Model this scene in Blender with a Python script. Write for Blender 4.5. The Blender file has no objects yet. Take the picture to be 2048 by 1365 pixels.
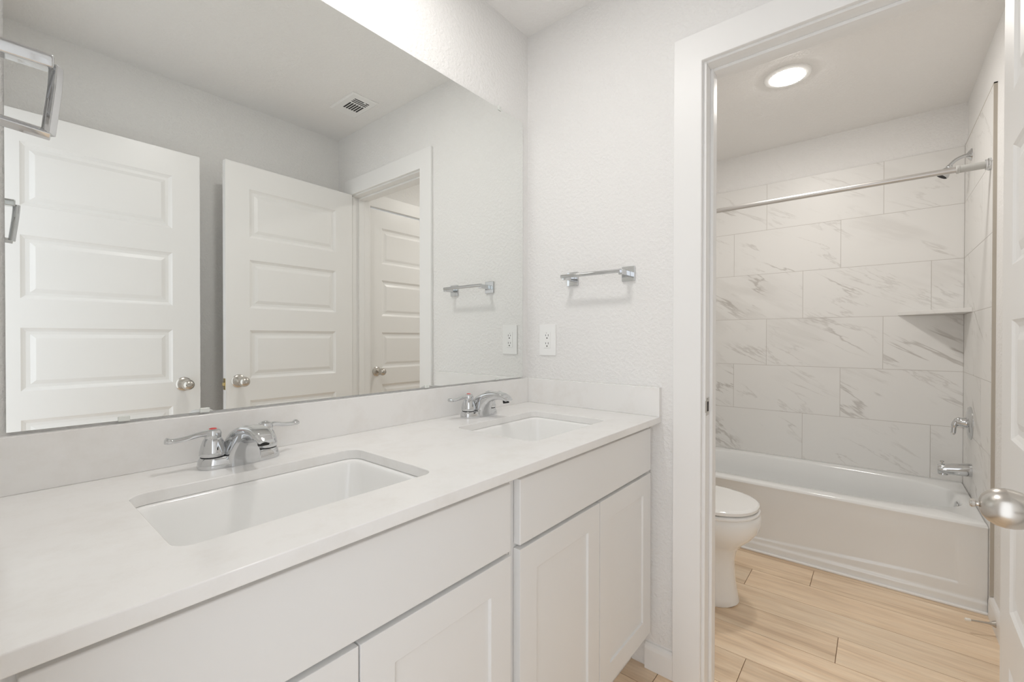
import bpy, bmesh, math, random
from mathutils import Vector, Matrix
PI = math.pi
sc = bpy.context.scene
COL = sc.collection

# ------------------------------------------------------------------ camera
def make_camera():
    f, yaw, pit, rol = 882.2261, math.radians(39.5948), math.radians(-0.379), math.radians(0.0498)
    F = Vector((math.cos(yaw)*math.cos(pit), math.sin(yaw)*math.cos(pit), math.sin(pit)))
    R0 = Vector((math.sin(yaw), -math.cos(yaw), 0)); U0 = R0.cross(F)
    r = math.cos(rol)*R0 + math.sin(rol)*U0
    u = -math.sin(rol)*R0 + math.cos(rol)*U0
    cd = bpy.data.cameras.new('camera'); co = bpy.data.objects.new('camera', cd); COL.objects.link(co)
    m = Matrix(((r.x, u.x, -F.x, -1.4987), (r.y, u.y, -F.y, -1.1534), (r.z, u.z, -F.z, 1.1568), (0, 0, 0, 1)))
    co.matrix_world = m
    cd.sensor_width = 36; cd.lens = f/2048*36; cd.clip_start = 0.01
    sc.camera = co
make_camera()

# ------------------------------------------------------------------ light set-up
sc.view_settings.view_transform = 'Standard'; sc.view_settings.look = 'None'
sc.view_settings.gamma = 1; sc.view_settings.use_curve_mapping = False
EXPOSURE = 0.17
sc.view_settings.exposure = EXPOSURE
w = bpy.data.worlds.new('world'); sc.world = w; w.use_nodes = True
WORLD_STRENGTH = 1.6        # daylight of the adjoining room, comes in through the open entry door
w.node_tree.nodes['Background'].inputs[0].default_value = (0.93, 0.96, 1.0, 1)
w.node_tree.nodes['Background'].inputs[1].default_value = WORLD_STRENGTH
TUB_LAMP = 144.0             # emission of the recessed light in the tub room
VANITY_LAMP = 96.0          # emission of the same light in the vanity room, just above the frame
sc.cycles.max_bounces = 14; sc.cycles.diffuse_bounces = 8; sc.cycles.glossy_bounces = 8
sc.cycles.caustics_reflective = True
sc.cycles.blur_glossy = 0.3
sc.cycles.sample_clamp_indirect = 6

# ------------------------------------------------------------------ materials
def nd(nt, t, **kw):
    n = nt.nodes.new(t)
    for k, v in kw.items():
        if k.startswith('i_'):
            key = k[2:]
            key = int(key) if key.isdigit() else key
            n.inputs[key].default_value = v
        else: setattr(n, k, v)
    return n
def mat(name, col, rough=0.5, metal=0.0, bump=None, coat=0.0, spec=0.5):
    m = bpy.data.materials.new(name); m.use_nodes = True; nt = m.node_tree
    b = nt.nodes['Principled BSDF']
    b.inputs['Base Color'].default_value = (*col, 1); b.inputs['Roughness'].default_value = rough
    b.inputs['Metallic'].default_value = metal; b.inputs['Coat Weight'].default_value = coat
    b.inputs['Specular IOR Level'].default_value = spec
    if bump:
        sc_, st, dist = bump
        tc = nd(nt, 'ShaderNodeTexCoord')
        n1 = nd(nt, 'ShaderNodeTexNoise'); n1.inputs['Scale'].default_value = sc_; n1.inputs['Detail'].default_value = 4
        n1.inputs['Roughness'].default_value = 0.55
        rmp = nd(nt, 'ShaderNodeMapRange'); rmp.inputs[1].default_value = 0.42; rmp.inputs[2].default_value = 0.62
        bp_ = nd(nt, 'ShaderNodeBump'); bp_.inputs['Strength'].default_value = st; bp_.inputs['Distance'].default_value = dist
        nt.links.new(tc.outputs['Object'], n1.inputs['Vector']); nt.links.new(n1.outputs['Fac'], rmp.inputs[0])
        nt.links.new(rmp.outputs[0], bp_.inputs['Height']); nt.links.new(bp_.outputs['Normal'], b.inputs['Normal'])
    return m
M = {}
M['wall'] = mat('painted orange-peel drywall', (0.835, 0.828, 0.818), 0.62, bump=(80, 0.42, 0.003))
M['ceil'] = mat('ceiling paint', (0.86, 0.85, 0.838), 0.85, bump=(90, 0.35, 0.003))
M['trim'] = mat('white semi-gloss trim', (0.86, 0.857, 0.85), 0.42)
M['door'] = mat('white door paint', (0.86, 0.855, 0.845), 0.33)
M['cab'] = mat('white cabinet paint', (0.80, 0.80, 0.795), 0.35)
M['dark'] = mat('dark gap', (0.02, 0.02, 0.02), 0.8)
M['chrome'] = mat('chrome', (0.64, 0.65, 0.66), 0.05, 1.0)
M['nickel'] = mat('satin nickel', (0.60, 0.57, 0.53), 0.27, 1.0)
M['brass'] = mat('brass', (0.72, 0.60, 0.33), 0.3, 1.0)
M['rod'] = mat('brushed steel', (0.66, 0.645, 0.63), 0.38, 1.0)
M['porc'] = mat('white porcelain', (0.90, 0.90, 0.89), 0.08, coat=0.4)
M['tub'] = mat('white acrylic', (0.84, 0.85, 0.85), 0.12, coat=0.3)
M['plastic'] = mat('white plastic', (0.86, 0.86, 0.85), 0.3)
M['red'] = mat('red button', (0.6, 0.03, 0.03), 0.3)
M['blue'] = mat('blue button', (0.03, 0.08, 0.5), 0.3)
M['rubber'] = mat('white rubber', (0.85, 0.82, 0.76), 0.6)
M['tiletrim'] = mat('taupe metal edging', (0.50, 0.46, 0.40), 0.5, 0.0)
M['sleeve'] = mat('grey plastic', (0.50, 0.50, 0.48), 0.3)
M['clip'] = mat('clear plastic', (0.75, 0.77, 0.74), 0.15)
M['mirror'] = mat('silvered mirror', (0.875, 0.888, 0.872), 0.0, 1.0)
M['mirroredge'] = mat('mirror edge', (0.13, 0.15, 0.13), 0.2)
def emis(name, col, s):
    m = bpy.data.materials.new(name); m.use_nodes = True; nt = m.node_tree
    b = nt.nodes['Principled BSDF']; b.inputs['Base Color'].default_value = (0.9, 0.9, 0.9, 1)
    b.inputs['Emission Color'].default_value = (*col, 1); b.inputs['Emission Strength'].default_value = s
    return m
M['led_vanity'] = emis('lit vanity lens', (1.0, 0.975, 0.945), VANITY_LAMP)
M['led'] = emis('lit lens', (1.0, 0.962, 0.912), TUB_LAMP)

def quartz():
    m = mat('white quartz', (0.83, 0.81, 0.79), 0.16); nt = m.node_tree; b = nt.nodes['Principled BSDF']
    tc = nd(nt, 'ShaderNodeTexCoord'); n = nd(nt, 'ShaderNodeTexNoise'); n.inputs['Scale'].default_value = 9; n.inputs['Detail'].default_value = 8
    n.inputs['Roughness'].default_value = 0.7
    r = nd(nt, 'ShaderNodeValToRGB'); r.color_ramp.elements[0].position = 0.36; r.color_ramp.elements[0].color = (0.815, 0.80, 0.78, 1)
    r.color_ramp.elements[1].position = 0.52; r.color_ramp.elements[1].color = (0.85, 0.842, 0.83, 1)
    nt.links.new(tc.outputs['Object'], n.inputs['Vector']); nt.links.new(n.outputs['Fac'], r.inputs[0])
    nt.links.new(r.outputs[0], b.inputs['Base Color'])
    return m
M['quartz'] = quartz()

def marble():
    m = mat('marble-look tile', (0.8, 0.78, 0.75), 0.42); nt = m.node_tree; b = nt.nodes['Principled BSDF']; L = nt.links.new
    tc = nd(nt, 'ShaderNodeTexCoord')
    at = nd(nt, 'ShaderNodeAttribute', attribute_name='tile_tone')
    off = nd(nt, 'ShaderNodeVectorMath', operation='SCALE'); off.inputs[0].default_value = (37.0, 23.0, 11.0); L(at.outputs['Fac'], off.inputs['Scale'])
    add = nd(nt, 'ShaderNodeVectorMath', operation='ADD'); L(tc.outputs['Object'], add.inputs[0]); L(off.outputs[0], add.inputs[1])
    mp = nd(nt, 'ShaderNodeMapping'); mp.inputs['Rotation'].default_value = (math.radians(-30), math.radians(30), 0)
    sx = nd(nt, 'ShaderNodeSeparateXYZ'); L(tc.outputs['Object'], sx.inputs[0])
    uu = nd(nt, 'ShaderNodeMath', operation='ADD'); L(sx.outputs[0], uu.inputs[0]); L(sx.outputs[1], uu.inputs[1])
    cb = nd(nt, 'ShaderNodeCombineXYZ'); L(uu.outputs[0], cb.inputs[1]); L(sx.outputs[2], cb.inputs[2])
    L(cb.outputs[0], add.inputs[0])
    L(add.outputs[0], mp.inputs['Vector'])
    def mask(scale, lo, hi, seed):
        n = nd(nt, 'ShaderNodeTexNoise'); n.inputs['Scale'].default_value = scale; n.inputs['Detail'].default_value = 2
        mm = nd(nt, 'ShaderNodeMapping'); mm.inputs['Location'].default_value = (seed, 0, seed); mm.inputs['Scale'].default_value = (1, .6, 1); L(add.outputs[0], mm.inputs['Vector']); L(mm.outputs[0], n.inputs['Vector'])
        r = nd(nt, 'ShaderNodeMapRange', interpolation_type='SMOOTHSTEP'); r.inputs[1].default_value = lo; r.inputs[2].default_value = hi; L(n.outputs['Fac'], r.inputs[0])
        return r.outputs[0]
    def mul(a, b_):
        x = nd(nt, 'ShaderNodeMath', operation='MULTIPLY')
        for i, v in enumerate((a, b_)):
            if isinstance(v, float): x.inputs[i].default_value = v
            else: L(v, x.inputs[i])
        return x.outputs[0]
    # rotated frame: y' runs along the veins, z' across them
    mp.inputs['Rotation'].default_value = (math.radians(-30), 0, 0)
    mp.inputs['Scale'].default_value = (1, 1, 1)
    def veins(scale, width, seed, lo, hi, msc, amt):
        mm = nd(nt, 'ShaderNodeMapping'); mm.inputs['Scale'].default_value = (1.0, 0.22, 1.25); mm.inputs['Location'].default_value = (seed, seed*1.7, seed*.3)
        L(mp.outputs[0], mm.inputs['Vector'])
        n = nd(nt, 'ShaderNodeTexNoise'); n.inputs['Scale'].default_value = scale; n.inputs['Detail'].default_value = 6; n.inputs['Roughness'].default_value = 0.6
        n.inputs['Distortion'].default_value = 0.25
        L(mm.outputs[0], n.inputs['Vector'])
        s = nd(nt, 'ShaderNodeMath', operation='SUBTRACT'); s.inputs[1].default_value = 0.5; L(n.outputs['Fac'], s.inputs[0])
        a = nd(nt, 'ShaderNodeMath', operation='ABSOLUTE'); L(s.outputs[0], a.inputs[0])
        r = nd(nt, 'ShaderNodeMapRange', interpolation_type='SMOOTHSTEP'); r.inputs[1].default_value = 0.0; r.inputs[2].default_value = width
        r.inputs[3].default_value = 1.0; r.inputs[4].default_value = 0.0; L(a.outputs[0], r.inputs[0])
        return mul(mul(r.outputs[0], mask(msc, lo, hi, seed)), amt)
    v1 = veins(2.4, 0.016, 3.1, 0.46, 0.62, 3.0, 0.52)
    v2 = veins(6.0, 0.020, 9.4, 0.48, 0.64, 4.0, 0.27)
    v3 = veins(2.0, 0.07, 5.7, 0.50, 0.66, 2.4, 0.16)
    mx = nd(nt, 'ShaderNodeMath', operation='MAXIMUM'); L(v1, mx.inputs[0]); L(v2, mx.inputs[1])
    ad = nd(nt, 'ShaderNodeMath', operation='ADD', use_clamp=True); L(mx.outputs[0], ad.inputs[0]); L(v3, ad.inputs[1])
    mix = nd(nt, 'ShaderNodeMix', data_type='RGBA'); mix.inputs[6].default_value = (0.785, 0.777, 0.76, 1); mix.inputs[7].default_value = (0.36, 0.33, 0.30, 1)
    L(ad.outputs[0], mix.inputs[0]); L(mix.outputs[2], b.inputs['Base Color'])
    return m
M['marble'] = marble()
M['grout'] = mat('grout', (0.54, 0.515, 0.48), 0.8)

def wood():
    m = mat('light oak plank', (0.6, 0.42, 0.27), 0.36); nt = m.node_tree; b = nt.nodes['Principled BSDF']; L = nt.links.new
    tc = nd(nt, 'ShaderNodeTexCoord'); at = nd(nt, 'ShaderNodeAttribute', attribute_name='tile_tone')
    off = nd(nt, 'ShaderNodeVectorMath', operation='SCALE'); off.inputs[0].default_value = (13.0, 31.0, 7.0); L(at.outputs['Fac'], off.inputs['Scale'])
    add = nd(nt, 'ShaderNodeVectorMath', operation='ADD'); L(tc.outputs['Object'], add.inputs[0]); L(off.outputs[0], add.inputs[1])
    mp = nd(nt, 'ShaderNodeMapping'); mp.inputs['Scale'].default_value = (1.0, 0.09, 1.0); L(add.outputs[0], mp.inputs['Vector'])
    n = nd(nt, 'ShaderNodeTexNoise'); n.inputs['Scale'].default_value = 17; n.inputs['Detail'].default_value = 6; n.inputs['Roughness'].default_value = 0.6; n.inputs['Distortion'].default_value = 0.6
    L(mp.outputs[0], n.inputs['Vector'])
    r = nd(nt, 'ShaderNodeValToRGB'); e = r.color_ramp.elements
    e[0].position = 0.24; e[0].color = (0.60, 0.425, 0.275, 1); e[1].position = 0.72; e[1].color = (0.92, 0.77, 0.59, 1)
    k = r.color_ramp.elements.new(0.5); k.color = (0.82, 0.645, 0.465, 1)
    L(n.outputs['Fac'], r.inputs[0])
    n2 = nd(nt, 'ShaderNodeTexNoise'); n2.inputs['Scale'].default_value = 90; n2.inputs['Detail'].default_value = 3; L(mp.outputs[0], n2.inputs['Vector'])
    mr = nd(nt, 'ShaderNodeMapRange'); mr.inputs[1].default_value = 0.3; mr.inputs[2].default_value = 0.7; mr.inputs[3].default_value = 0.93; mr.inputs[4].default_value = 1.05
    L(n2.outputs['Fac'], mr.inputs[0])
    tn = nd(nt, 'ShaderNodeMapRange'); tn.inputs[3].default_value = 0.86; tn.inputs[4].default_value = 1.12; L(at.outputs['Fac'], tn.inputs[0])
    mu = nd(nt, 'ShaderNodeMath', operation='MULTIPLY'); L(mr.outputs[0], mu.inputs[0]); L(tn.outputs[0], mu.inputs[1])
    sm = nd(nt, 'ShaderNodeVectorMath', operation='SCALE'); L(r.outputs[0], sm.inputs[0]); L(mu.outputs[0], sm.inputs['Scale'])
    L(sm.outputs[0], b.inputs['Base Color'])
    return m
M['wood'] = wood()
M['seam'] = mat('plank seam', (0.25, 0.15, 0.08), 0.7)

# ------------------------------------------------------------------ mesh helpers
def link(name, bm, mats, parent=None, smooth=False, bevel=0.0, seg=2, angle=35, sub=0):
    me = bpy.data.meshes.new(name); bmesh.ops.recalc_face_normals(bm, faces=bm.faces); bm.to_mesh(me); bm.free()
    o = bpy.data.objects.new(name, me); COL.objects.link(o)
    if not isinstance(mats, (list, tuple)): mats = [mats]
    for m in mats: me.materials.append(M[m])
    if smooth:
        for p in me.polygons: p.use_smooth = True
    if sub:
        s = o.modifiers.new('sub', 'SUBSURF'); s.levels = sub; s.render_levels = sub
    if bevel:
        b = o.modifiers.new('bev', 'BEVEL'); b.width = bevel; b.segments = seg; b.limit_method = 'ANGLE'; b.angle_limit = math.radians(angle); b.harden_normals = False
    if smooth or bevel:
        for p in me.polygons: p.use_smooth = True
        me.set_sharp_from_angle(angle=math.radians(angle)) if not bevel else None
        if bevel:
            wn = o.modifiers.new('wn', 'WEIGHTED_NORMAL'); wn.keep_sharp = True
    if parent: o.parent = parent
    return o
def B(): return bmesh.new()
def box(bm, a, b, mi=0, mtx=None):
    x0, x1 = sorted((a[0], b[0])); y0, y1 = sorted((a[1], b[1])); z0, z1 = sorted((a[2], b[2]))
    v = [Vector(p) for p in ((x0,y0,z0),(x1,y0,z0),(x1,y1,z0),(x0,y1,z0),(x0,y0,z1),(x1,y0,z1),(x1,y1,z1),(x0,y1,z1))]
    if mtx: v = [mtx @ p for p in v]
    v = [bm.verts.new(p) for p in v]
    fs = []
    for q in ((0,3,2,1),(4,5,6,7),(0,1,5,4),(1,2,6,5),(2,3,7,6),(3,0,4,7)):
        f = bm.faces.new([v[i] for i in q]); f.material_index = mi; fs.append(f)
    return fs
def frame_from(axis):
    z = Vector(axis).normalized(); t = Vector((0,0,1)) if abs(z.z) < .9 else Vector((1,0,0))
    x = t.cross(z).normalized(); y = z.cross(x); return x, y, z
def lathe(bm, prof, origin, axis=(0,0,1), n=32, mi=0, sx=1.0, sy=1.0, caps=True):
    x, y, z = frame_from(axis); o = Vector(origin); rings = []
    for r, h in prof:
        rings.append([bm.verts.new(o + z*h + x*(r*sx*math.cos(2*PI*i/n)) + y*(r*sy*math.sin(2*PI*i/n))) for i in range(n)])
    for a, b in zip(rings, rings[1:]):
        for i in range(n):
            f = bm.faces.new((a[i], a[(i+1)%n], b[(i+1)%n], b[i])); f.material_index = mi
    if caps:
        for r in (rings[0], rings[-1]):
            f = bm.faces.new(r); f.material_index = mi
def loft(bm, rings, mi=0, cap0=True, cap1=True):
    R = [[bm.verts.new(p) for p in r] for r in rings]; n = len(R[0])
    for a, b in zip(R, R[1:]):
        for i in range(n):
            f = bm.faces.new((a[i], a[(i+1)%n], b[(i+1)%n], b[i])); f.material_index = mi
    if cap0: bm.faces.new(R[0]).material_index = mi
    if cap1: bm.faces.new(R[-1]).material_index = mi
    return R
def tube(bm, pts, rad, n=16, mi=0, flat=1.0):
    pts = [Vector(p) for p in pts]; rr = rad if isinstance(rad, (list, tuple)) else [rad]*len(pts)
    rings = []; up = None
    for i, p in enumerate(pts):
        t = (pts[min(i+1, len(pts)-1)] - pts[max(i-1, 0)]).normalized()
        if up is None:
            up = Vector((0,0,1)) if abs(t.z) < .9 else Vector((0,1,0))
        x = up.cross(t).normalized(); y = t.cross(x).normalized(); up = y
        rings.append([p + x*(rr[i]*math.cos(2*PI*k/n)) + y*(rr[i]*flat*math.sin(2*PI*k/n)) for k in range(n)])
    loft(bm, rings, mi)
def spline(pts, k=6):
    P = [Vector(p) for p in pts]; out = []
    for i in range(len(P)-1):
        p0 = P[max(i-1,0)]; p1 = P[i]; p2 = P[i+1]; p3 = P[min(i+2, len(P)-1)]
        for j in range(k):
            t = j/k
            out.append(0.5*((2*p1)+(-p0+p2)*t+(2*p0-5*p1+4*p2-p3)*t*t+(-p0+3*p1-3*p2+p3)*t**3))
    out.append(P[-1]); return out
def rrect(x0, x1, y0, y1, r, z, k=6):
    out = []
    for cx, cy, a in ((x1-r, y1-r, 0), (x0+r, y1-r, 90), (x0+r, y0+r, 180), (x1-r, y0+r, 270)):
        for i in range(k+1):
            t = math.radians(a + 90*i/k); out.append(Vector((cx + r*math.cos(t), cy + r*math.sin(t), z)))
    return out
def empty(name, loc, label=None, cat=None, group=None, rz=0):
    o = bpy.data.objects.new(name, None); COL.objects.link(o); o.location = loc; o.rotation_euler = (0,0,rz); o.empty_display_size = .05
    if label: tag(o, label, cat, group)
    return o
def tag(o, label, cat, group=None, kind=None):
    o['label'] = label; o['category'] = cat
    if group: o['group'] = group
    if kind: o['kind'] = kind
    return o
def struct(name, bm, m, label, cat, **k):
    return tag(link(name, bm, m, **k), label, cat, kind='structure')
def copy_tree(o, parent=None):
    c = o.copy(); COL.objects.link(c)
    if parent: c.parent = parent
    for ch in list(o.children): copy_tree(ch, c)
    return c

ZC = 2.44
# ------------------------------------------------------------------ room shell
XB, XP, XT = -1.51, 0.118, 1.926      # wall behind, partition back face, far wall of the tub room
YR, YT = -1.5618, -1.529              # right walls of the two rooms
OP0, OP1, OPZ = -0.715, -1.412, 2.054 # opening in the partition

bm = B(); box(bm, (XB-.12, 0, -.02), (XT+.1, .1, ZC+.02))
struct('wall_left', bm, 'wall', 'white textured wall that carries the big mirror', 'wall')
def ushape(bm, x0, x1, pts):
    # outline given as (y, z), extruded from x0 to x1
    a = [bm.verts.new((x0, y, z)) for y, z in pts]; b = [bm.verts.new((x1, y, z)) for y, z in pts]; n = len(pts)
    for i in range(n): bm.faces.new((a[i], a[(i+1)%n], b[(i+1)%n], b[i]))
    bm.faces.new(a); bm.faces.new(b)
bm = B(); ushape(bm, 0, XP, [(0, 0), (OP0+.001, 0), (OP0+.001, OPZ+.001), (OP1-.001, OPZ+.001), (OP1-.001, 0), (YR-.03, 0), (YR-.03, ZC), (0, ZC)])
struct('wall_far', bm, 'wall', 'white textured wall with the towel bar and the open doorway', 'wall')
bm = B(); box(bm, (XB-.12, YR, 0), (0, YR-.1, ZC))
struct('wall_right', bm, 'wall', 'pale wall behind the open doors, seen in the mirror', 'wall')
EO0, EO1 = -0.765, -1.485
bm = B(); box(bm, (XB, 0, 0), (XB-.12, EO0, ZC)); box(bm, (XB, EO1, 0), (XB-.12, YR-.1, ZC)); box(bm, (XB, EO0, 2.05), (XB-.12, EO1, ZC))
struct('wall_back', bm, 'wall', 'white wall with the chrome towel loop at the left edge', 'wall')
bm = B(); box(bm, (XT, .1, 0), (XT+.1, YT-.1, ZC))
struct('wall_tub_far', bm, 'wall', 'painted wall above the marble tile over the bathtub', 'wall')
CD0, CD1 = 0.19, 0.81                 # closet door opening in the tub room's right wall
bm = B(); box(bm, (XP, YT, 0), (CD0, YT-.1, ZC)); box(bm, (CD1, YT, 0), (XT+.1, YT-.1, ZC)); box(bm, (CD0, YT, 2.055), (CD1, YT-.1, ZC))
struct('wall_tub_right', bm, 'wall', 'painted wall to the right of the bathtub', 'wall')
bm = B(); box(bm, (XB-.12, .1, ZC), (XT+.1, YR-.1, ZC+.1))
struct('ceiling', bm, 'ceil', 'plain white textured ceiling over both rooms', 'ceiling')

# floor: planks run along y, one mesh
def set_tone(o, tones):
    at = o.data.attributes.new('tile_tone', 'FLOAT', 'FACE')
    for i, t in enumerate(tones): at.data[i].value = t
rnd = random.Random(4)
bm = B(); tones = []
PW, PL = 0.1763, 1.22
known = {0: -0.795, 1: -0.40, 2: -1.044, 3: -0.50, 4: -0.678, 5: -0.918}
r0 = .262 - PW
for r in range(-10, 11):
    xa = r0 + r*PW; xb = xa + PW
    if xa > XT: continue
    off = known.get(r, -rnd.random()*PL)
    y = off + 2*PL
    while y > -1.9:
        ya, yb = y, y - PL; y -= PL
        ya = min(ya, .05); yb = max(yb, -1.75)
        if ya - yb < .01: continue
        fs = box(bm, (max(xa, -1.75)+.0012, ya-.0012, -.004), (min(xb, XT)-.0012, yb+.0012, 0), 0)
        t = rnd.random(); tones += [t]*6
fs = box(bm, (-1.75, .05, -.03), (XT, -1.75, -.003), 1); tones += [0]*6
fl = link('floor', bm, ['wood', 'seam']); set_tone(fl, tones); tag(fl, 'light oak plank floor', 'floor', kind='structure')

# baseboards
def baseboard(name, a, b, nrm, label):
    bm = B(); a = Vector((*a, 0)); b = Vector((*b, 0)); n = Vector((*nrm, 0)); prof = [(0,0), (.014,0), (.014,.07), (.011,.082), (.006,.089), (0,.09)]
    loft(bm, [[p + n*u + Vector((0,0,z)) for u, z in prof] for p in (a, b)])
    return struct(name, bm, 'trim', label, 'baseboard')
baseboard('baseboard_far', (0, -.53), (0, -.628), (-1, 0), 'short white baseboard between the vanity and the doorway')
baseboard('baseboard_tub_right', (CD1+.09, YT), (1.17, YT), (0, 1), 'white baseboard carrying the spring door stop')
baseboard('baseboard_tub_left', (XP, 0), (1.186, 0), (0, -1), 'white baseboard behind the toilet')
baseboard('baseboard_partition', (XP, 0), (XP, -.62), (1, 0), 'white baseboard on the toilet side of the doorway wall')
baseboard('baseboard_right', (XB, YR), (0, YR), (0, 1), 'white baseboard behind the two open doors')

# doorway trim
def casing(name, label):
    bm = B(); t = .0165
    ow, oh = .0905, .097
    y0, y1, zt = OP0-.002, OP1+.002, OPZ-.005
    for xs, xe in ((-t, 0), (XP, XP+t)):
        ye = y1-(.05 if xs < 0 else ow)
        ushape(bm, xs, xe, [(y0+ow, 0), (y0, 0), (y0, zt), (y1, zt), (y1, 0), (ye, 0), (ye, zt+oh), (y0+ow, zt+oh)])
    return struct(name, bm, 'trim', label, 'door casing', bevel=.003)
casing('trim_1', 'wide flat white casing around the open doorway')
bm = B()
box(bm, (-.001, OP0, 0), (XP+.001, OP0-.012, OPZ)); box(bm, (-.001, OP1, 0), (XP+.001, OP1+.012, OPZ)); box(bm, (-.001, OP0-.012, OPZ-.012), (XP+.001, OP1+.012, OPZ))
OP0 -= .0; s0, s1 = .042, .078
box(bm, (s0, OP0-.012, 0), (s1, OP0-.022, OPZ-.012)); box(bm, (s0, OP1+.012, 0), (s1, OP1+.022, OPZ-.012)); box(bm, (s0, OP0-.022, OPZ-.012), (s1, OP1+.022, OPZ-.022))
jamb = struct('trim_2', bm, 'trim', 'white door jamb and stop lining the doorway', 'door jamb', bevel=.0015)
bm = B(); box(bm, (.006, OP0-.012, .905), (.034, OP0-.0138, .963)); box(bm, (-.004, OP0-.012, .915), (.006, OP0-.0138, .953))
sp = link('strike_plate', bm, 'nickel', jamb, bevel=.0006); sp['label'] = 'satin nickel strike plate'
bm = B(); box(bm, (.013, OP0-.0135, .918), (.027, OP0-.0142, .95)); box(bm, (.016, OP0-.0135, .957), (.019, OP0-.0142, .960))
link('strike_opening', bm, 'dark', sp)

# entry frame behind the camera
bm = B()
for y in ((EO0, EO0-.012), (EO1, EO1+.012)): box(bm, (XB-.12, y[0], 0), (XB, y[1], 2.05))
box(bm, (XB-.12, EO0, 2.038), (XB, EO1, 2.05))
for ya, yb in ((EO0+.01, EO0+.09), ): box(bm, (XB, ya, 0), (XB+.012, yb, 2.13))
box(bm, (XB, EO0+.09, 2.055), (XB+.012, EO1-.06, 2.14))
struct('trim_3', bm, 'trim', 'white frame of the entry doorway at the left end', 'door casing')

# ------------------------------------------------------------------ doors
def door_leaf(bm, w_, h, t, stile=.11):
    """leaf in local x 0..w, y 0..-t (front face y=0, back y=-t), z 0..h ; five sunk panels on both faces"""
    tops = [1.911, 1.547, 1.183, .820, .456]; ph = .25
    pans = [(z-ph, z) for z in tops]
    x0, x1 = stile, w_-stile
    rings = [(0, 0), (.006, .0045), (.014, .0085), (.026, .0085), (.040, .0035), (.042, .0030)]
    for side in (0, 1):
        def V(x, z, d): return bm.verts.new((x, (-d if side == 0 else -t+d), z))
        def quad(ax, az, bx, bz): bm.faces.new((V(ax,az,0), V(bx,az,0), V(bx,bz,0), V(ax,bz,0)))
        quad(0, 0, x0, h); quad(x1, 0, w_, h)
        zz = [0] + [v for p in reversed(pans) for v in p] + [h]
        for i in range(0, len(zz), 2): quad(x0, zz[i], x1, zz[i+1])
        for za, zb in pans:
            loops = []
            for ins, d in rings:
                loops.append([V(x0+ins, za+ins, d), V(x1-ins, za+ins, d), V(x1-ins, zb-ins, d), V(x0+ins, zb-ins, d)])
            for a, b in zip(loops, loops[1:]):
                for i in range(4): bm.faces.new((a[i], a[(i+1)%4], b[(i+1)%4], b[i]))
            bm.faces.new(loops[-1])
    for a, b in (((0,0),(w_,0)), ((w_,0),(w_,h)), ((w_,h),(0,h)), ((0,h),(0,0))):
        bm.faces.new([bm.verts.new(p) for p in ((a[0],0,a[1]), (b[0],0,b[1]), (b[0],-t,b[1]), (a[0],-t,a[1]))])
    bmesh.ops.remove_doubles(bm, verts=bm.verts, dist=.0002)

def knob(parent, x, y, z, sgn, style):
    """knob on the face at local y, pointing sgn*y; style 'turn' or 'hole'"""
    bm = B(); ax = (0, sgn, 0)
    lathe(bm, [(.033,0),(.033,.003),(.030,.007),(.022,.010),(.0125,.013),(.011,.020),(.0110,.038),(.0125,.043),(.0175,.048),(.0220,.055),(.0245,.064),(.0250,.072),(.0235,.080),(.0195,.087),(.0135,.0925),(.007,.0950),(.003,.0955)], (x,y,z), ax, 40)
    k = link('door_knob', bm, 'nickel', parent, smooth=True); k['label'] = 'satin nickel egg-shaped knob'
    if style == 'turn':
        bm = B(); lathe(bm, [(.0030,.094),(.0030,.0975),(.0050,.0985),(.0056,.1015),(.0042,.1035),(.0015,.104)], (x,y,z), ax, 20)
        link('turn_button', bm, 'nickel', k, smooth=True)
    else:
        for dx in (-.012, .012):
            bm = B(); lathe(bm, [(.0018,.0915),(.0018,.0938)], (x+dx,y,z), ax, 10); link('key_hole', bm, 'dark', k)
    return k
def hinge(parent, x, y, z):
    bm = B(); lathe(bm, [(.0062,-.044),(.0062,.044)], (x, y, z), (0,0,1), 14)
    h = link('hinge', bm, 'nickel', parent, smooth=True)
    return h

DW = .699
# door_1: opened flat along the right wall, hinged on the doorway jamb
d1 = empty('door_1', (-.017, -1.373, .013), 'white five-panel door hinged at the doorway casing, swung open into the vanity room', 'door', rz=PI-math.radians(1.75)+math.radians(0))
d1['kind'] = 'structure'
# local x runs to -x world; local +y is world -y, so front (y=0) -> world +y side needs the leaf on local +y: mirror by using back face
bm = B(); door_leaf(bm, DW, 2.032, .035)
for v in bm.verts: v.co.y += .035
l = link('leaf', bm, 'door', d1, bevel=0)
knob(d1, DW-.057, 0.0, .925, -1, 'turn'); knob(d1, DW-.057, .035, .925, 1, 'hole')
bm = B(); box(bm, (DW, .005, .884), (DW+.0015, .030, .941)); lp = link('latch_plate', bm, 'brass', d1); lp['label'] = 'brass latch plate on the door edge'
bm = B(); box(bm, (DW, .011, .904), (DW+.010, .024, .920)); link('latch_bolt', bm, 'brass', d1, bevel=.002)
for z in (.24, 1.09, 1.80): hinge(d1, -.004, .040, z)

# door_2: entry door, seen only in the mirror
d2 = empty('door_2', (-1.505, -1.430, .013), 'white five-panel entry door standing open at the left end, seen in the mirror', 'door')
d2['kind'] = 'structure'
EW = .703
bm = B(); door_leaf(bm, EW, 2.032, .035); link('leaf', bm, 'door', d2)
knob(d2, EW-.068, 0, .922, 1, 'hole'); knob(d2, EW-.068, -.035, .922, -1, 'turn')
bm = B(); box(bm, (EW, -.030, .884), (EW+.0012, -.005, .941)); link('latch_plate', bm, 'nickel', d2)
bm = B(); box(bm, (EW+.001, -.023, .902), (EW+.004, -.012, .922)); link('latch_bolt', bm, 'dark', d2)
for z in (.24, 1.02, 1.80): hinge(d2, -.003, .004, z)

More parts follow.
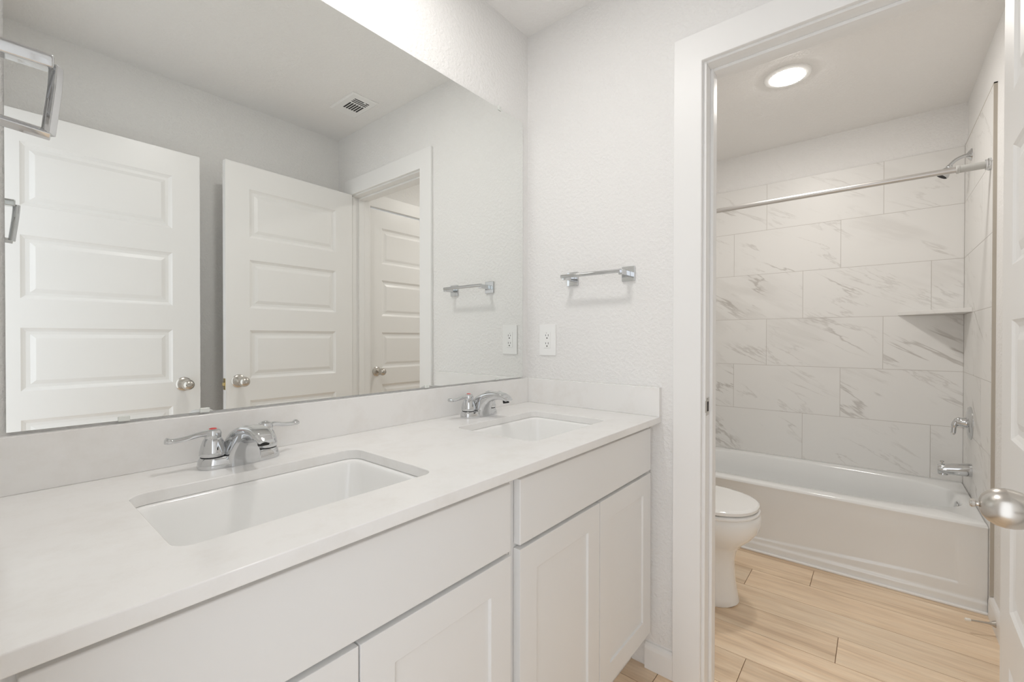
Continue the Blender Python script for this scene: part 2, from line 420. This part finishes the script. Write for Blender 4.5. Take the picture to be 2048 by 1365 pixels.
# door_3: closed narrow door in the tub room
d3 = empty('door_3', (CD0+.006, YT+.0, .013), 'narrow white closed door in the tub room, seen in the mirror through the doorway', 'door')
d3['kind'] = 'structure'
CW = CD1-CD0-.012
bm = B(); door_leaf(bm, CW, 2.032, .035, .105); link('leaf', bm, 'door', d3)
knob(d3, .062, 0, .912, 1, 'hole')
bm = B(); box(bm, (CD0-.064, YT, 0), (CD0+.002, YT+.016, 2.056)); box(bm, (CD1-.002, YT, 0), (CD1+.088, YT+.016, 2.056)); box(bm, (CD0-.064, YT, 2.056), (CD1+.088, YT+.016, 2.146))
struct('trim_4', bm, 'trim', 'white casing round the narrow closed door', 'door casing', bevel=.003)

# ------------------------------------------------------------------ tile surround
def rows():  # z boundaries from the top
    return [2.203, 1.893, 1.595, 1.288, .975, .669, .362, .06]
JO = [-.574, -.371, -.781, -.574, -.371, -.781, -.574]
def tile_wall(name, axis, plane, lo, hi, joint, label, zmin=.30, flip=1):
    """axis 'x': wall in the plane x=plane, spanning y lo..hi ; axis 'y': plane y=plane, spanning x"""
    bm = B(); tones = []; R = rows(); g = .0012; T = .009
    rr = random.Random(11 if axis == 'x' else 5)
    for i in range(7):
        zt, zb = R[i], max(R[i+1], zmin)
        j = joint[i]; edges = [j + k*.607 for k in range(-5, 6)]
        e = sorted([v for v in edges if lo+.01 < v < hi-.01] + [lo, hi])
        for a, b in zip(e, e[1:]):
            a_, b_ = a+g, b-g
            if axis == 'x': fs = box(bm, (plane, a_, zb+g), (plane+T, b_, zt-g))
            else: fs = box(bm, (a_, plane, zb+g), (b_, plane-T*flip, zt-g))
            tones += [rr.random()]*6
    if axis == 'x': box(bm, (plane+.001, lo, zmin), (plane+T, hi, R[0]), 1)
    else: box(bm, (lo, plane-.001*flip, zmin), (hi, plane-T*flip, R[0]), 1)
    tones += [0]*6
    o = link(name, bm, ['marble', 'grout']); set_tone(o, tones)
    return tag(o, label, 'tile wall', kind='structure')
XTILE, YTILE = 1.9166, -1.518
tile_wall('wall_tile_far', 'x', XTILE, YTILE, -.004, JO, 'large marble-look tiles on the wall behind the bathtub')
JR = [1.61, 1.40, 1.81]*3
tile_wall('wall_tile_right', 'y', YTILE, 1.165, XTILE, JR, 'marble-look tiles on the wall with the shower fittings', zmin=.066)
tile_wall('wall_tile_left', 'y', -.013, 1.165, XTILE, JR, 'marble-look tiles on the hidden left end of the tub', flip=-1)
bm = B(); box(bm, (1.157, YT, .092), (1.165, YTILE, 2.208)); box(bm, (1.157, YT, 2.203), (XTILE, YTILE+.0, 2.208))
struct('trim_5', bm, 'tiletrim', 'taupe metal edge strip down the side of the shower tile', 'tile edging')
# corner shelf
bm = B(); zt, zb = 1.312, 1.290
for pts in ([(XTILE, YTILE+.272), (XTILE-.272, YTILE), (XTILE, YTILE)],):
    a = [bm.verts.new((x, y, zb)) for x, y in pts]; b = [bm.verts.new((x, y, zt)) for x, y in pts]
    bm.faces.new(a); bm.faces.new(b)
    for i in range(3): bm.faces.new((a[i], a[(i+1)%3], b[(i+1)%3], b[i]))
o = link('corner_shelf', bm, 'marble', bevel=.002); tag(o, 'triangular stone shelf in the tiled corner above the tub', 'shelf')

# ------------------------------------------------------------------ bathtub
def smooth(a, b, x):
    t = max(0, min(1, (x-a)/(b-a))); return t*t*(3-2*t)
def bathtub():
    root = empty('bathtub', (1.55, -.76, 0), 'white alcove bathtub with a smooth front apron', 'bathtub')
    off = Vector((-1.55, .76, 0))
    X0, X1, Y0, Y1, ZR = 1.186, XTILE-.001, YTILE+.001, -.014, .374
    cx, cy, hx, hy = (X0+X1)/2, (Y0+Y1)/2, (X1-X0)/2, (Y1-Y0)/2
    bm = B(); N = 128
    def sq(t):
        c, s = math.cos(t), math.sin(t); m = max(abs(c), abs(s)); return c/m, s/m
    def se(t, n):
        c, s = sq(t); L = (abs(c)**n+abs(s)**n)**(1/n); return c/L, s/L
    rings = []
    def ring(f, ccx, ccy, ax, ay, z): rings.append([Vector((ccx+ax*f(2*PI*i/N)[0], ccy+ay*f(2*PI*i/N)[1], z)) for i in range(N)])
    ring(sq, cx, cy, hx, hy, ZR-.012); ring(sq, cx, cy, hx-.003, hy-.003, ZR-.003); ring(sq, cx, cy, hx-.010, hy-.008, ZR)
    icx, icy = cx+.004, cy
    for ax, ay, z, n in ((.292,.716,ZR,3.0), (.286,.710,ZR-.003,3.0), (.279,.703,ZR-.012,3.0), (.268,.686,ZR-.10,3.1), (.255,.650,ZR-.20,3.3), (.24,.61,ZR-.27,3.3), (.20,.57,ZR-.305,3.2), (.10,.40,ZR-.314,3.0), (.02,.1,ZR-.316,2.5)):
        ring(lambda t, n=n: se(t, n), icx, icy, ax, ay, z)
    rings = [[p+off for p in r] for r in rings]
    loft(bm, rings, cap0=False)
    basin = link('basin', bm, 'tub', root, smooth=True)
    basin.data.set_sharp_from_angle(angle=math.radians(60))
    # apron
    bm = B()
    ys = []; y = Y0
    marks = [Y0, Y0+.004, Y0+.008, -1.432, -1.428, -1.424, -1.420, -1.416, -1.412] + [-1.40+i*.05 for i in range(26)] + [-.105,-.10,-.095,-.09,-.05, Y1]
    ys = sorted(set(round(v, 4) for v in marks))
    zs = [0, .004, .008, .036, .040, .044, .048, .052, .060] + [.066+.004*i for i in range(16)] + [.14+.02*i for i in range(11)] + [ZR-.020, ZR-.014, ZR-.010]
    zs = sorted(set(round(v, 4) for v in zs))
    def depth(y, z):
        d = 0
        d -= .007*(1-smooth(.040, .052, z))                       # foot ledge
        d += .004*smooth(ZR-.026, ZR-.016, z)*-1                   # rim lip
        # shallow panel whose lower edge climbs towards the right end
        zb = .066 + .034*smooth(-.5, -1.42, y)
        p = smooth(zb, zb+.006, z)*(1-smooth(-.106, -.094, y))*(smooth(-1.432+.03*(z-.1), -1.422+.03*(z-.1), y))*(1-smooth(.18, .33, z))
        return X0+.004 + d + .0065*p
    G = [[bm.verts.new(Vector((depth(y, z), y, z))+off) for z in zs] for y in ys]
    for i in range(len(ys)-1):
        for j in range(len(zs)-1): bm.faces.new((G[i][j], G[i+1][j], G[i+1][j+1], G[i][j+1]))
    a = link('apron', bm, 'tub', root, smooth=True); s = a.modifiers.new('sol', 'SOLIDIFY'); s.thickness = .004; s.offset = -1
    bm = B(); lathe(bm, [(.034,0),(.034,.004),(.028,.008),(.010,.009)], (0, -.698, ZR-.050), (0, 1, .1), 32)
    o = link('overflow_plate', bm, 'chrome', root, smooth=True); o['label'] = 'round chrome overflow plate'
    bm = B(); lathe(bm, [(.035,0),(.035,.003),(.02,.005)], (0, -.50, ZR-.312), (0,0,1), 24); link('drain', bm, 'chrome', root, smooth=True)
bathtub()
# caulk strip at the tub foot
bm = B(); box(bm, (1.172, YTILE, 0), (1.186, -.02, .010)); struct('trim_6', bm, 'trim', 'white sealing strip along the foot of the tub', 'trim', bevel=.003)

# ------------------------------------------------------------------ shower fittings
def shower_rod():
    r = empty('shower_rod', (1.205, YTILE, 1.888), 'long brushed steel shower curtain rod across the tub opening', 'curtain rod')
    L = -YTILE-.013
    bm = B(); lathe(bm, [(.0125,.10),(.0125,L-.06)], (0,0,0), (0,1,0), 24); link('rod', bm, 'rod', r, smooth=True)
    bm = B(); lathe(bm, [(.0155,.014),(.0155,.093),(.0175,.095),(.0175,.102),(.0130,.104)], (0,0,0), (0,1,0), 24); o = link('sleeve', bm, 'sleeve', r, smooth=True); o['label'] = 'pale grey end sleeve'
    for y, s in ((0, 1), (L, -1)):
        bm = B(); lathe(bm, [(.026,0),(.026,.008),(.022,.011),(.022,.016)], (0,y,0), (0,s,0), 28); link('end_cap', bm, 'chrome', r, smooth=True)
shower_rod()
def shower_head():
    r = empty('shower_fixture', (1.70, YTILE, 2.086), 'chrome shower head on a curved arm high on the tiled wall', 'shower head')
    bm = B(); lathe(bm, [(.031,0),(.030,.004),(.022,.010),(.013,.016),(.0105,.020)], (0,0,0), (0,1,0), 28); link('flange', bm, 'chrome', r, smooth=True)
    bm = B(); pts = spline([(0,.004,0),(0,.03,-.002),(0,.055,-.012),(0,.072,-.028),(0,.082,-.042)], 6); tube(bm, pts, .0085, 16); link('arm', bm, 'chrome', r, smooth=True)
    bm = B(); ax = Vector((0, .58, -.81)).normalized(); o0 = Vector((0,.076,-.036))
    lathe(bm, [(.010,0),(.0125,.004),(.0125,.013),(.011,.016),(.017,.026),(.025,.042),(.029,.052),(.029,.058),(.026,.060)], o0, ax, 32)
    h = link('spray_head', bm, 'chrome', r, smooth=True)
    bm = B(); lathe(bm, [(.0255,.0602),(.024,.0615)], o0, ax, 28); link('spray_face', bm, 'dark', h)
shower_head()
def shower_valve():
    r = empty('shower_valve', (1.665, YTILE, .732), 'chrome shower valve with a drooping lever on the tiled wall', 'shower valve')
    bm = B(); lathe(bm, [(.083,0),(.083,.004),(.076,.010),(.055,.015),(.03,.017)], (0,0,0), (0,1,0), 48); link('escutcheon', bm, 'chrome', r, smooth=True)
    bm = B(); lathe(bm, [(.027,.014),(.026,.024),(.022,.034),(.021,.044),(.016,.051),(.006,.054)], (0,0,0), (0,1,0), 32); link('hub', bm, 'chrome', r, smooth=True)
    bm = B(); tube(bm, spline([(0,.030,.010),(0,.044,.010),(0,.056,-.006),(0,.060,-.030),(0,.062,-.054),(0,.067,-.062)], 5), [.014]*8+[.012]*6+[.0095]*8+[.0085]*3+[.006], 14); link('lever', bm, 'chrome', r, smooth=True)
shower_valve()
def tub_spout():
    r = empty('tub_spout', (1.63, YTILE, .503), 'chrome tub spout with a pull-up diverter above the rim', 'tub spout')
    bm = B()
    prof = [(0, .031, .032, 0), (.01, .031, .032, 0), (.05, .028, .030, -.004), (.09, .026, .027, -.009), (.115, .025, .025, -.012), (.123, .022, .021, -.012)]
    loft(bm, [[Vector((rx*math.cos(2*PI*k/28), y, zc+rz*math.sin(2*PI*k/28))) for k in range(28)] for y, rx, rz, zc in prof])
    link('spout_body', bm, 'chrome', r, smooth=True)
    bm = B(); lathe(bm, [(.017,0),(.019,-.014),(.015,-.016)], (0,.102,-.024), (0,0,1), 20); link('outlet', bm, 'chrome', r, smooth=True)
    bm = B(); lathe(bm, [(.004,.01),(.004,.022),(.008,.024),(.008,.030),(.004,.032)], (0,.106,0), (0,0,1), 16); link('diverter', bm, 'chrome', r, smooth=True)
tub_spout()

# ------------------------------------------------------------------ toilet
def toilet():
    r = empty('toilet', (.60, 0, 0), 'white elongated toilet with closed lid beside the bathtub', 'toilet')
    N = 48
    def egg(z, yf, yb, hx, k=2.3, split=.45):
        out = []; ym = yb + (yf-yb)*(1-split)
        for i in range(N):
            t = 2*PI*i/N; c, s = math.cos(t), math.sin(t)
            L = (abs(c)**k+abs(s)**k)**(1/k)
            out.append(Vector((hx*c/L, ym + (s/L)*((ym-yf) if s < 0 else (yb-ym)), z)))
        return out
    bm = B()
    P = [(0,-.690,-.13,.112),(.008,-.697,-.13,.117),(.03,-.693,-.13,.112),(.10,-.682,-.13,.102),(.18,-.678,-.13,.100),(.235,-.688,-.13,.110),(.265,-.712,-.13,.130),(.30,-.748,-.12,.155),(.335,-.772,-.11,.174),(.37,-.780,-.10,.183),(.395,-.778,-.10,.182),(.403,-.773,-.10,.178)]
    loft(bm, [egg(z, yf, yb, hx) for z, yf, yb, hx in P])
    link('bowl', bm, 'porc', r, smooth=True).data.set_sharp_from_angle(angle=math.radians(50))
    for nm, z0, z1, yf, hx in (('seat', .404, .420, -.775, .184), ('lid', .424, .444, -.772, .181)):
        bm = B(); loft(bm, [egg(z0, yf+.004, -.245, hx-.004), egg(z0+.004, yf, -.24, hx), egg(z1-.006, yf, -.24, hx), egg(z1-.001, yf+.006, -.246, hx-.006), egg(z1, yf+.02, -.25, hx-.02)])
        link(nm, bm, 'porc', r, smooth=True)
    for sx in (-.075, .075):
        bm = B(); lathe(bm, [(.014,.404),(.014,.44),(.009,.446)], (sx,-.235,0), (0,0,1), 16); link('hinge_cap', bm, 'plastic', r, smooth=True)
    bm = B(); loft(bm, [rrect(-.19,.19,-.205,-.02,.03,.40), rrect(-.205,.205,-.215,-.015,.03,.60), rrect(-.215,.215,-.222,-.012,.03,.745)]); link('tank', bm, 'porc', r, smooth=True).data.set_sharp_from_angle(angle=math.radians(50))
    bm = B(); loft(bm, [rrect(-.225,.225,-.232,-.006,.03,.745), rrect(-.228,.228,-.235,-.004,.03,.752), rrect(-.228,.228,-.235,-.004,.03,.772), rrect(-.218,.218,-.225,-.014,.03,.78)]); link('tank_lid', bm, 'porc', r, smooth=True)
    bm = B(); lathe(bm, [(.012,0),(.012,.012),(.008,.016)], (-.16,-.218,.69), (0,-1,0), 16); tube(bm, [(-.16,-.234,.69),(-.12,-.236,.686),(-.09,-.236,.682)], [.006,.006,.008], 10); link('flush_lever', bm, 'chrome', r, smooth=True)
toilet()

# ------------------------------------------------------------------ recessed light, vent
def recessed(x, y, label, lens, prof):
    r = empty('recessed_light', (x, y, ZC), label, 'ceiling light')
    bm = B(); lathe(bm, [(.100,0),(.100,-.003),(.097,-.006),(.080,-.0085),(.074,-.0085)], (0,0,0), (0,0,1), 64, caps=False); link('trim_ring', bm, 'plastic', r, smooth=True)
    bm = B(); lathe(bm, prof, (0,0,0), (0,0,1), 48); link('lens', bm, lens, r, smooth=True)
recessed(1.025, -.81, 'lit round recessed light in the tub room ceiling', 'led', [(.075,-.0085),(.066,-.0115),(.045,-.014),(.01,-.015)])
recessed(-.80, -.42, 'round recessed light in the vanity room ceiling above the mirror, just out of frame', 'led_vanity', [(.073,-.0078),(.01,-.0082)])

def vent():
    r = empty('ceiling_vent', (-.175, -1.083, ZC), 'square white air vent on the ceiling, seen in the mirror', 'air vent')
    W, H = .077, .120
    bm = B(); loops = []
    for ix, z in ((0, 0), (0, -.003), (.008, -.007)):
        loops.append([Vector((-W+ix, -H+ix, z)), Vector((W-ix, -H+ix, z)), Vector((W-ix, H-ix, z)), Vector((-W+ix, H-ix, z))])
    loft(bm, loops, cap0=False, cap1=True); link('face_plate', bm, 'plastic', r)
    for yy in (.074, .058, .042):
        bm = B(); box(bm, (-.040, yy-.004, -.0068), (.046, yy+.004, -.0074)); link('vent_slot', bm, 'dark', r)
    for i in range(6):
        bm = B(); xx = -.034 + i*.0148; box(bm, (xx-.0045, -.048, -.0068), (xx+.0045, .026, -.0074)); link('vent_slot', bm, 'dark', r)
    bm = B(); box(bm, (.014, .070, -.0068), (.022, .082, -.012)); link('damper_lever', bm, 'plastic', r)
vent()

# ------------------------------------------------------------------ vanity
CT, CTB, CF = .888, .866, -.583
def cabinet(x0, x1, doors, drawer, label, fill0=0, fill1=0):
    r = empty('vanity_cabinet', ((x0+x1)/2, -.27, 0), label, 'cabinet', 'white vanity cabinets under the countertop')
    o = Vector((-(x0+x1)/2, .27, 0))
    mt = Matrix.Translation(o)
    bm = B(); YF = -.540
    box(bm, (x0, -.003, .142), (x0+.016, YF+.019, CTB-.001), 0, mt); box(bm, (x1-.016, -.003, .142), (x1, YF+.019, CTB-.001), 0, mt)
    box(bm, (x0, -.003, .142), (x1, YF+.019, .158), 0, mt); box(bm, (x0+.016, -.003, .158), (x1-.016, -.010, CTB-.02), 0, mt)
    # face frame
    box(bm, (x0, YF, .142), (x0+.04, YF+.019, CTB-.001), 0, mt); box(bm, (x1-.04, YF, .142), (x1, YF+.019, CTB-.001), 0, mt)
    for za, zb in ((.142, .18), (.675, .72), (.825, CTB-.001)): box(bm, (x0+.04, YF, za), (x1-.04, YF+.019, zb), 0, mt)
    link('body', bm, 'cab', r)
    bm = B(); box(bm, (x0, -.46, 0), (x1, -.475, .142), 0, mt); link('toe_kick', bm, 'cab', r)
    def front(name, a, b, za, zb, shaker):
        bm = B(); yf, yb = YF-.020, YF-.0008
        if not shaker:
            box(bm, (a, yf, za), (b, yb, zb), 0, mt); return link(name, bm, 'cab', r, bevel=.0025, seg=3)
        s = .062
        def V(x, y, z): return bm.verts.new(Vector((x, y, z))+o)
        L = []
        for ins, y in ((0, yb), (0, yf), (s, yf), (s+.001, yf+.0065)):
            L.append([V(a+ins, y, za+ins), V(b-ins, y, za+ins), V(b-ins, y, zb-ins), V(a+ins, y, zb-ins)])
        for p, q in zip(L, L[1:]):
            for i in range(4): bm.faces.new((p[i], p[(i+1)%4], q[(i+1)%4], q[i]))
        bm.faces.new(L[-1]); bm.faces.new(L[0])
        return link(name, bm, 'cab', r, bevel=.0011, seg=2)
    front('drawer_front', drawer[0], drawer[1], .706, .850, False)
    for a, b in doors: front('door', a, b, .148, .697, True)
    return r
cabinet(-.768, -.004, [(-.753, -.3965), (-.3935, -.036)], (-.753, -.036), 'right-hand white vanity cabinet below the far sink, ending at the far wall')
cabinet(-1.506, -.770, [(-1.478, -1.1395), (-1.1365, -.784)], (-1.478, -.784), 'left-hand white vanity cabinet below the near sink')

# countertop with two cut-outs
SINKS = [(-1.340, -.917), (-.583, -.190)]
SINKS = [(-1.341, -.916), (-.586, -.188)]
SY0, SY1 = -.470, -.177
def countertop():
    bm = B()
    def loop(pts):
        vs = [bm.verts.new(p) for p in pts]
        for i in range(len(vs)): bm.edges.new((vs[i], vs[(i+1)%len(vs)]))
    loop([Vector((XB+.004, CF, CT)), Vector((-.0002, CF, CT)), Vector((-.0002, -.0002, CT)), Vector((XB+.004, -.0002, CT))])
    for a, b in SINKS: loop(rrect(a, b, SY0, SY1, .028, CT, 8))
    bmesh.ops.triangle_fill(bm, edges=bm.edges[:], use_beauty=True)
    g = bmesh.ops.extrude_face_region(bm, geom=bm.faces[:])
    for v in [e for e in g['geom'] if isinstance(e, bmesh.types.BMVert)]: v.co.z = CTB
    o = link('countertop', bm, 'quartz', bevel=.0018, seg=2, angle=50)
    tag(o, 'white quartz countertop with two rectangular sink cut-outs', 'countertop')
    return o
countertop()
bm = B(); box(bm, (XB+.004, -.0205, CT), (-.0203, 0, .988)); tag(link('backsplash', bm, 'quartz', bevel=.0012), 'long low white quartz backsplash beneath the mirror', 'backsplash', 'quartz splash strips')
bm = B(); box(bm, (-.0205, CF, CT), (0, 0, .988)); tag(link('side_splash', bm, 'quartz', bevel=.0012), 'short white quartz side splash on the far wall under the outlet', 'backsplash', 'quartz splash strips')

def sink(a, b, label):
    cx, cy = (a+b)/2, (SY0+SY1)/2; hx, hy = (b-a)/2, (SY1-SY0)/2
    r = empty('sink', (cx, cy, CTB), label, 'sink', 'undermount sinks in the countertop')
    bm = B(); rings = []
    for dx, z, rad, dy in ((.018, -.0005, .04, 0), (-.0045, -.0004, .032, 0), (-.0075, -.0022, .032, 0), (-.0095, -.008, .032, 0), (-.013, -.03, .036, 0), (-.020, -.08, .042, 0), (-.030, -.110, .05, 0), (-.055, -.128, .06, 0), (-.09, -.134, .05, 0), (-.12, -.136, .02, 0)):
        rings.append(rrect(-hx-dx, hx+dx, -hy-dx, hy+dx, rad, z, 8))
    outer = [rrect(-hx-d, hx+d, -hy-d, hy+d, rad, z, 8) for d, z, rad in ((.018, -.012, .04), (.004, -.014, .04), (-.010, -.085, .045), (-.026, -.120, .05), (-.055, -.138, .05), (-.11, -.144, .02))]
    rings = [rrect(-hx-.018, hx+.018, -hy-.018, hy+.018, .04, -.0004, 8)] + rings[1:]
    loft(bm, rings[::-1] + outer)
    link('basin', bm, 'porc', r, smooth=True).data.set_sharp_from_angle(angle=math.radians(50))
    bm = B(); lathe(bm, [(.022,-.1352),(.022,-.133),(.017,-.131),(.013,-.134)], (0,.02,0), (0,0,1), 28); link('drain', bm, 'chrome', r, smooth=True)
sink(*SINKS[0], 'near rectangular white undermount sink, the one closer to the towel loop')
sink(*SINKS[1], 'far rectangular white undermount sink next to the side splash')

# ------------------------------------------------------------------ faucets
def faucet(cx, label):
    r = empty('faucet', (cx, -.090, CT), label, 'faucet', 'chrome two-handle faucets')
    bm = B()
    def ob(z, hx, hy): # stadium-ish base
        return [Vector((hx*math.copysign(abs(math.cos(t))**.55, math.cos(t)), hy*math.copysign(abs(math.sin(t))**.75, math.sin(t)), z)) for t in [2*PI*i/56 for i in range(56)]]
    loft(bm, [ob(0,.078,.030), ob(.004,.079,.031), ob(.015,.0765,.0285), ob(.021,.074,.0265), ob(.0225,.072,.025)])
    link('base_plate', bm, 'chrome', r, smooth=True).data.set_sharp_from_angle(angle=math.radians(50))
    for s, m, nm in ((-1, 'red', 'hot'), (1, 'blue', 'cold')):
        bm = B(); x = s*.051
        lathe(bm, [(.0230,.0245),(.0245,.027),(.0240,.034),(.0215,.046),(.0175,.057),(.0150,.061),(.0155,.065),(.0158,.071),(.0130,.077),(.008,.0795)], (x,0,0), (0,0,1), 32)
        h = link('handle', bm, 'chrome', r, smooth=True)
        bm = B(); lathe(bm, [(.0222,.0215),(.0222,.0250)], (x,0,0), (0,0,1), 28); link('gap_shade_ring', bm, 'dark', h)  # near-black ring added as painted shade in the gap under the handle
        bm = B(); d = Vector((s*.97, .20 if s > 0 else .10, 0)).normalized()
        pts = spline([Vector((x,0,.070)), Vector((x,0,.071))+d*.02, Vector((x,0,.066))+d*.045, Vector((x,0,.064))+d*.068, Vector((x,0,.067))+d*.080], 5)
        n = len(pts); tube(bm, pts, [.0125 - .0035*math.sin(PI*min(1,i/(n-1)*.8)) + (.0015 if i > n-5 else 0) for i in range(n-1)]+[.004], 14, flat=.55)
        link('lever', bm, 'chrome', h, smooth=True)
        bm = B(); lathe(bm, [(.0075,.0785),(.0075,.0795),(.0055,.081),(.002,.0815)], (x,0,0), (0,0,1), 20)
        b = link('button', bm, m if s < 0 else 'chrome', h, smooth=True)
        if s < 0: b['label'] = 'red hot-water button'
    # spout: a wide foot that narrows into the arched nose
    top = spline([(0,.022,.018),(0,.017,.044),(0,.000,.066),(0,-.030,.081),(0,-.064,.088),(0,-.098,.0875),(0,-.126,.080),(0,-.142,.068)], 4)
    bot = spline([(0,-.034,.0),(0,-.035,.014),(0,-.040,.030),(0,-.052,.046),(0,-.070,.058),(0,-.092,.064),(0,-.114,.0645),(0,-.132,.060)], 4)
    hws = spline([(.036,0,0),(.0335,0,0),(.029,0,0),(.0245,0,0),(.021,0,0),(.0195,0,0),(.0185,0,0),(.014,0,0)], 4)
    bm = B(); rings = []
    for t, b, h_ in zip(top, bot, hws):
        mid = (t+b)/2; h = (t-b); ring = []
        for k in range(24):
            a = 2*PI*k/24; c, s_ = math.cos(a), math.sin(a); e = .5
            ring.append(mid + Vector((h_.x*math.copysign(abs(c)**e, c), 0, 0)) + h*.5*math.copysign(abs(s_)**e, s_))
        rings.append(ring)
    loft(bm, rings); link('spout', bm, 'chrome', r, smooth=True)
    bm = B(); lathe(bm, [(.0105,.004),(.0105,-.006),(.0095,-.008)], (0,-.122,.062), (0,.18,1), 20); link('aerator', bm, 'dark', r, smooth=True)
    return r
faucet(-1.138, 'chrome two-handle faucet behind the near sink')
faucet(-.392, 'chrome two-handle faucet behind the far sink')

# ------------------------------------------------------------------ mirror
MX0, MX1, MZ0, MZ1 = -1.4695, -.0402, .9935, 2.0589
r = empty('wall_mirror', ((MX0+MX1)/2, 0, MZ0), 'large frameless wall mirror above the double vanity', 'mirror')
bm = B(); hw = (MX1-MX0)/2; hh = MZ1-MZ0
fs = box(bm, (-hw, -.0005, 0), (hw, -.0055, hh), 1)
for f in fs:
    if f.calc_center_median().y < -.005: f.material_index = 0; front = f
bmesh.ops.inset_individual(bm, faces=[front], thickness=.0016)
for f in bm.faces: f.material_index = 1
front.material_index = 0
link('glass', bm, ['mirror', 'mirroredge'], r)
def clip(x, z, up):
    bm = B(); x -= (MX0+MX1)/2; z -= MZ0
    box(bm, (x-.009, -.0005, z-.002), (x+.009, -.0075, z+up*.010)); box(bm, (x-.009, -.0055, z), (x+.009, -.0085, z-up*.007))
    lathe(bm, [(.004,0),(.003,.002)], (x, -.0075, z+up*.006), (0,-1,0), 10)
    c = link('mirror_clip', bm, 'clip', r, bevel=.001); c['label'] = 'small clear plastic mirror clip'
for x in (-.189, -1.30): clip(x, MZ1, 1)
def clipb(x):
    bm = B(); x -= (MX0+MX1)/2
    box(bm, (x-.009, -.0055, -.002), (x+.009, -.0085, .008)); c = link('mirror_clip', bm, 'clip', r, bevel=.001)
for x in (-1.316, -1.18, -.554, -.203): clipb(x)

# ------------------------------------------------------------------ outlet
r = empty('wall_outlet', (0, -.1065, 1.149), 'white duplex wall outlet above the side splash', 'outlet')
bm = B(); box(bm, (0, -.041, -.064), (-.0055, .041, .064)); link('cover_plate', bm, 'plastic', r, bevel=.003, seg=3)
bm = B(); box(bm, (-.0055, -.0167, -.0335), (-.0072, .0167, .0335)); ins = link('receptacle', bm, 'plastic', r, bevel=.0008)
for zc in (.0175, -.0155):
    for y, hh_ in ((-.0063, .0042), (.0063, .0034)):
        bm = B(); box(bm, (-.0070, y-.0010, zc+.002-hh_), (-.0075, y+.0010, zc+.002+hh_)); link('slot', bm, 'dark', ins)
    bm = B(); lathe(bm, [(.0028,.0070),(.0028,.0075)], (0, 0, zc-.0095), (-1,0,0), 14); link('ground_hole', bm, 'dark', ins)
bm = B(); lathe(bm, [(.0013,.0070),(.0013,.0075)], (0, .003, .0290), (-1,0,0), 8); link('indicator', bm, 'dark', ins)

# ------------------------------------------------------------------ towel bar on the far wall
r = empty('towel_bar', (0, -.345, 1.389), 'short chrome towel bar on the far wall beside the doorway', 'towel bar')
for y in (.117, -.117):
    bm = B(); box(bm, (0, y-.025, -.027), (-.008, y+.025, .027)); p = link('mounting_plate', bm, 'chrome', r, bevel=.002)
    bm = B(); box(bm, (-.008, y-.009, -.009), (-.068, y+.009, .009)); link('post', bm, 'chrome', p, bevel=.002)
bm = B(); tube(bm, [(-.070, .128, .004), (-.070, -.118, .004)], .0072, 20); link('bar', bm, 'chrome', r, smooth=True).data.set_sharp_from_angle(angle=math.radians(50))

# ------------------------------------------------------------------ chrome towel loop on the wall by the camera
r = empty('towel_ring', (XB, -.42, 1.47), 'square chrome towel ring at the upper left edge, close to the camera', 'towel ring')
bm = B(); box(bm, (0, -.025, -.025), (.008, .025, .025)); link('mounting_plate', bm, 'chrome', r, bevel=.002)
bm = B(); box(bm, (.008, -.010, -.006), (.068, .010, .010)); link('post', bm, 'chrome', r, bevel=.003)
bm = B(); s = .0055
pts = [(.070, -.0, .000), (.068, -.006, -.03), (.062, -.014, -.085)]
tube(bm, pts, .0065, 4); 
tube(bm, [(.064, -.014, -.085), (.012, -.014, -.080)], .0065, 4); tube(bm, [(.012, -.014, -.085), (.012, -.002, -.004)], .0055, 4)
link('ring', bm, 'chrome', r, bevel=.001)

# ------------------------------------------------------------------ door stop
r = empty('door_stop', (1.015, YT+.014, .045), 'thin metal door stop with a white tip on the baseboard by the tub', 'door stop')
bm = B(); lathe(bm, [(.013,0),(.012,.004),(.0075,.012),(.0045,.022),(.0035,.035),(.0032,.082)], (0,0,0), (-.45,1,.05), 18); link('rod', bm, 'nickel', r, smooth=True)
bm = B(); lathe(bm, [(.0055,.080),(.0062,.084),(.0062,.094),(.0045,.097)], (0,0,0), (-.45,1,.05), 16); o = link('tip', bm, 'rubber', r, smooth=True); o['label'] = 'white rubber tip'
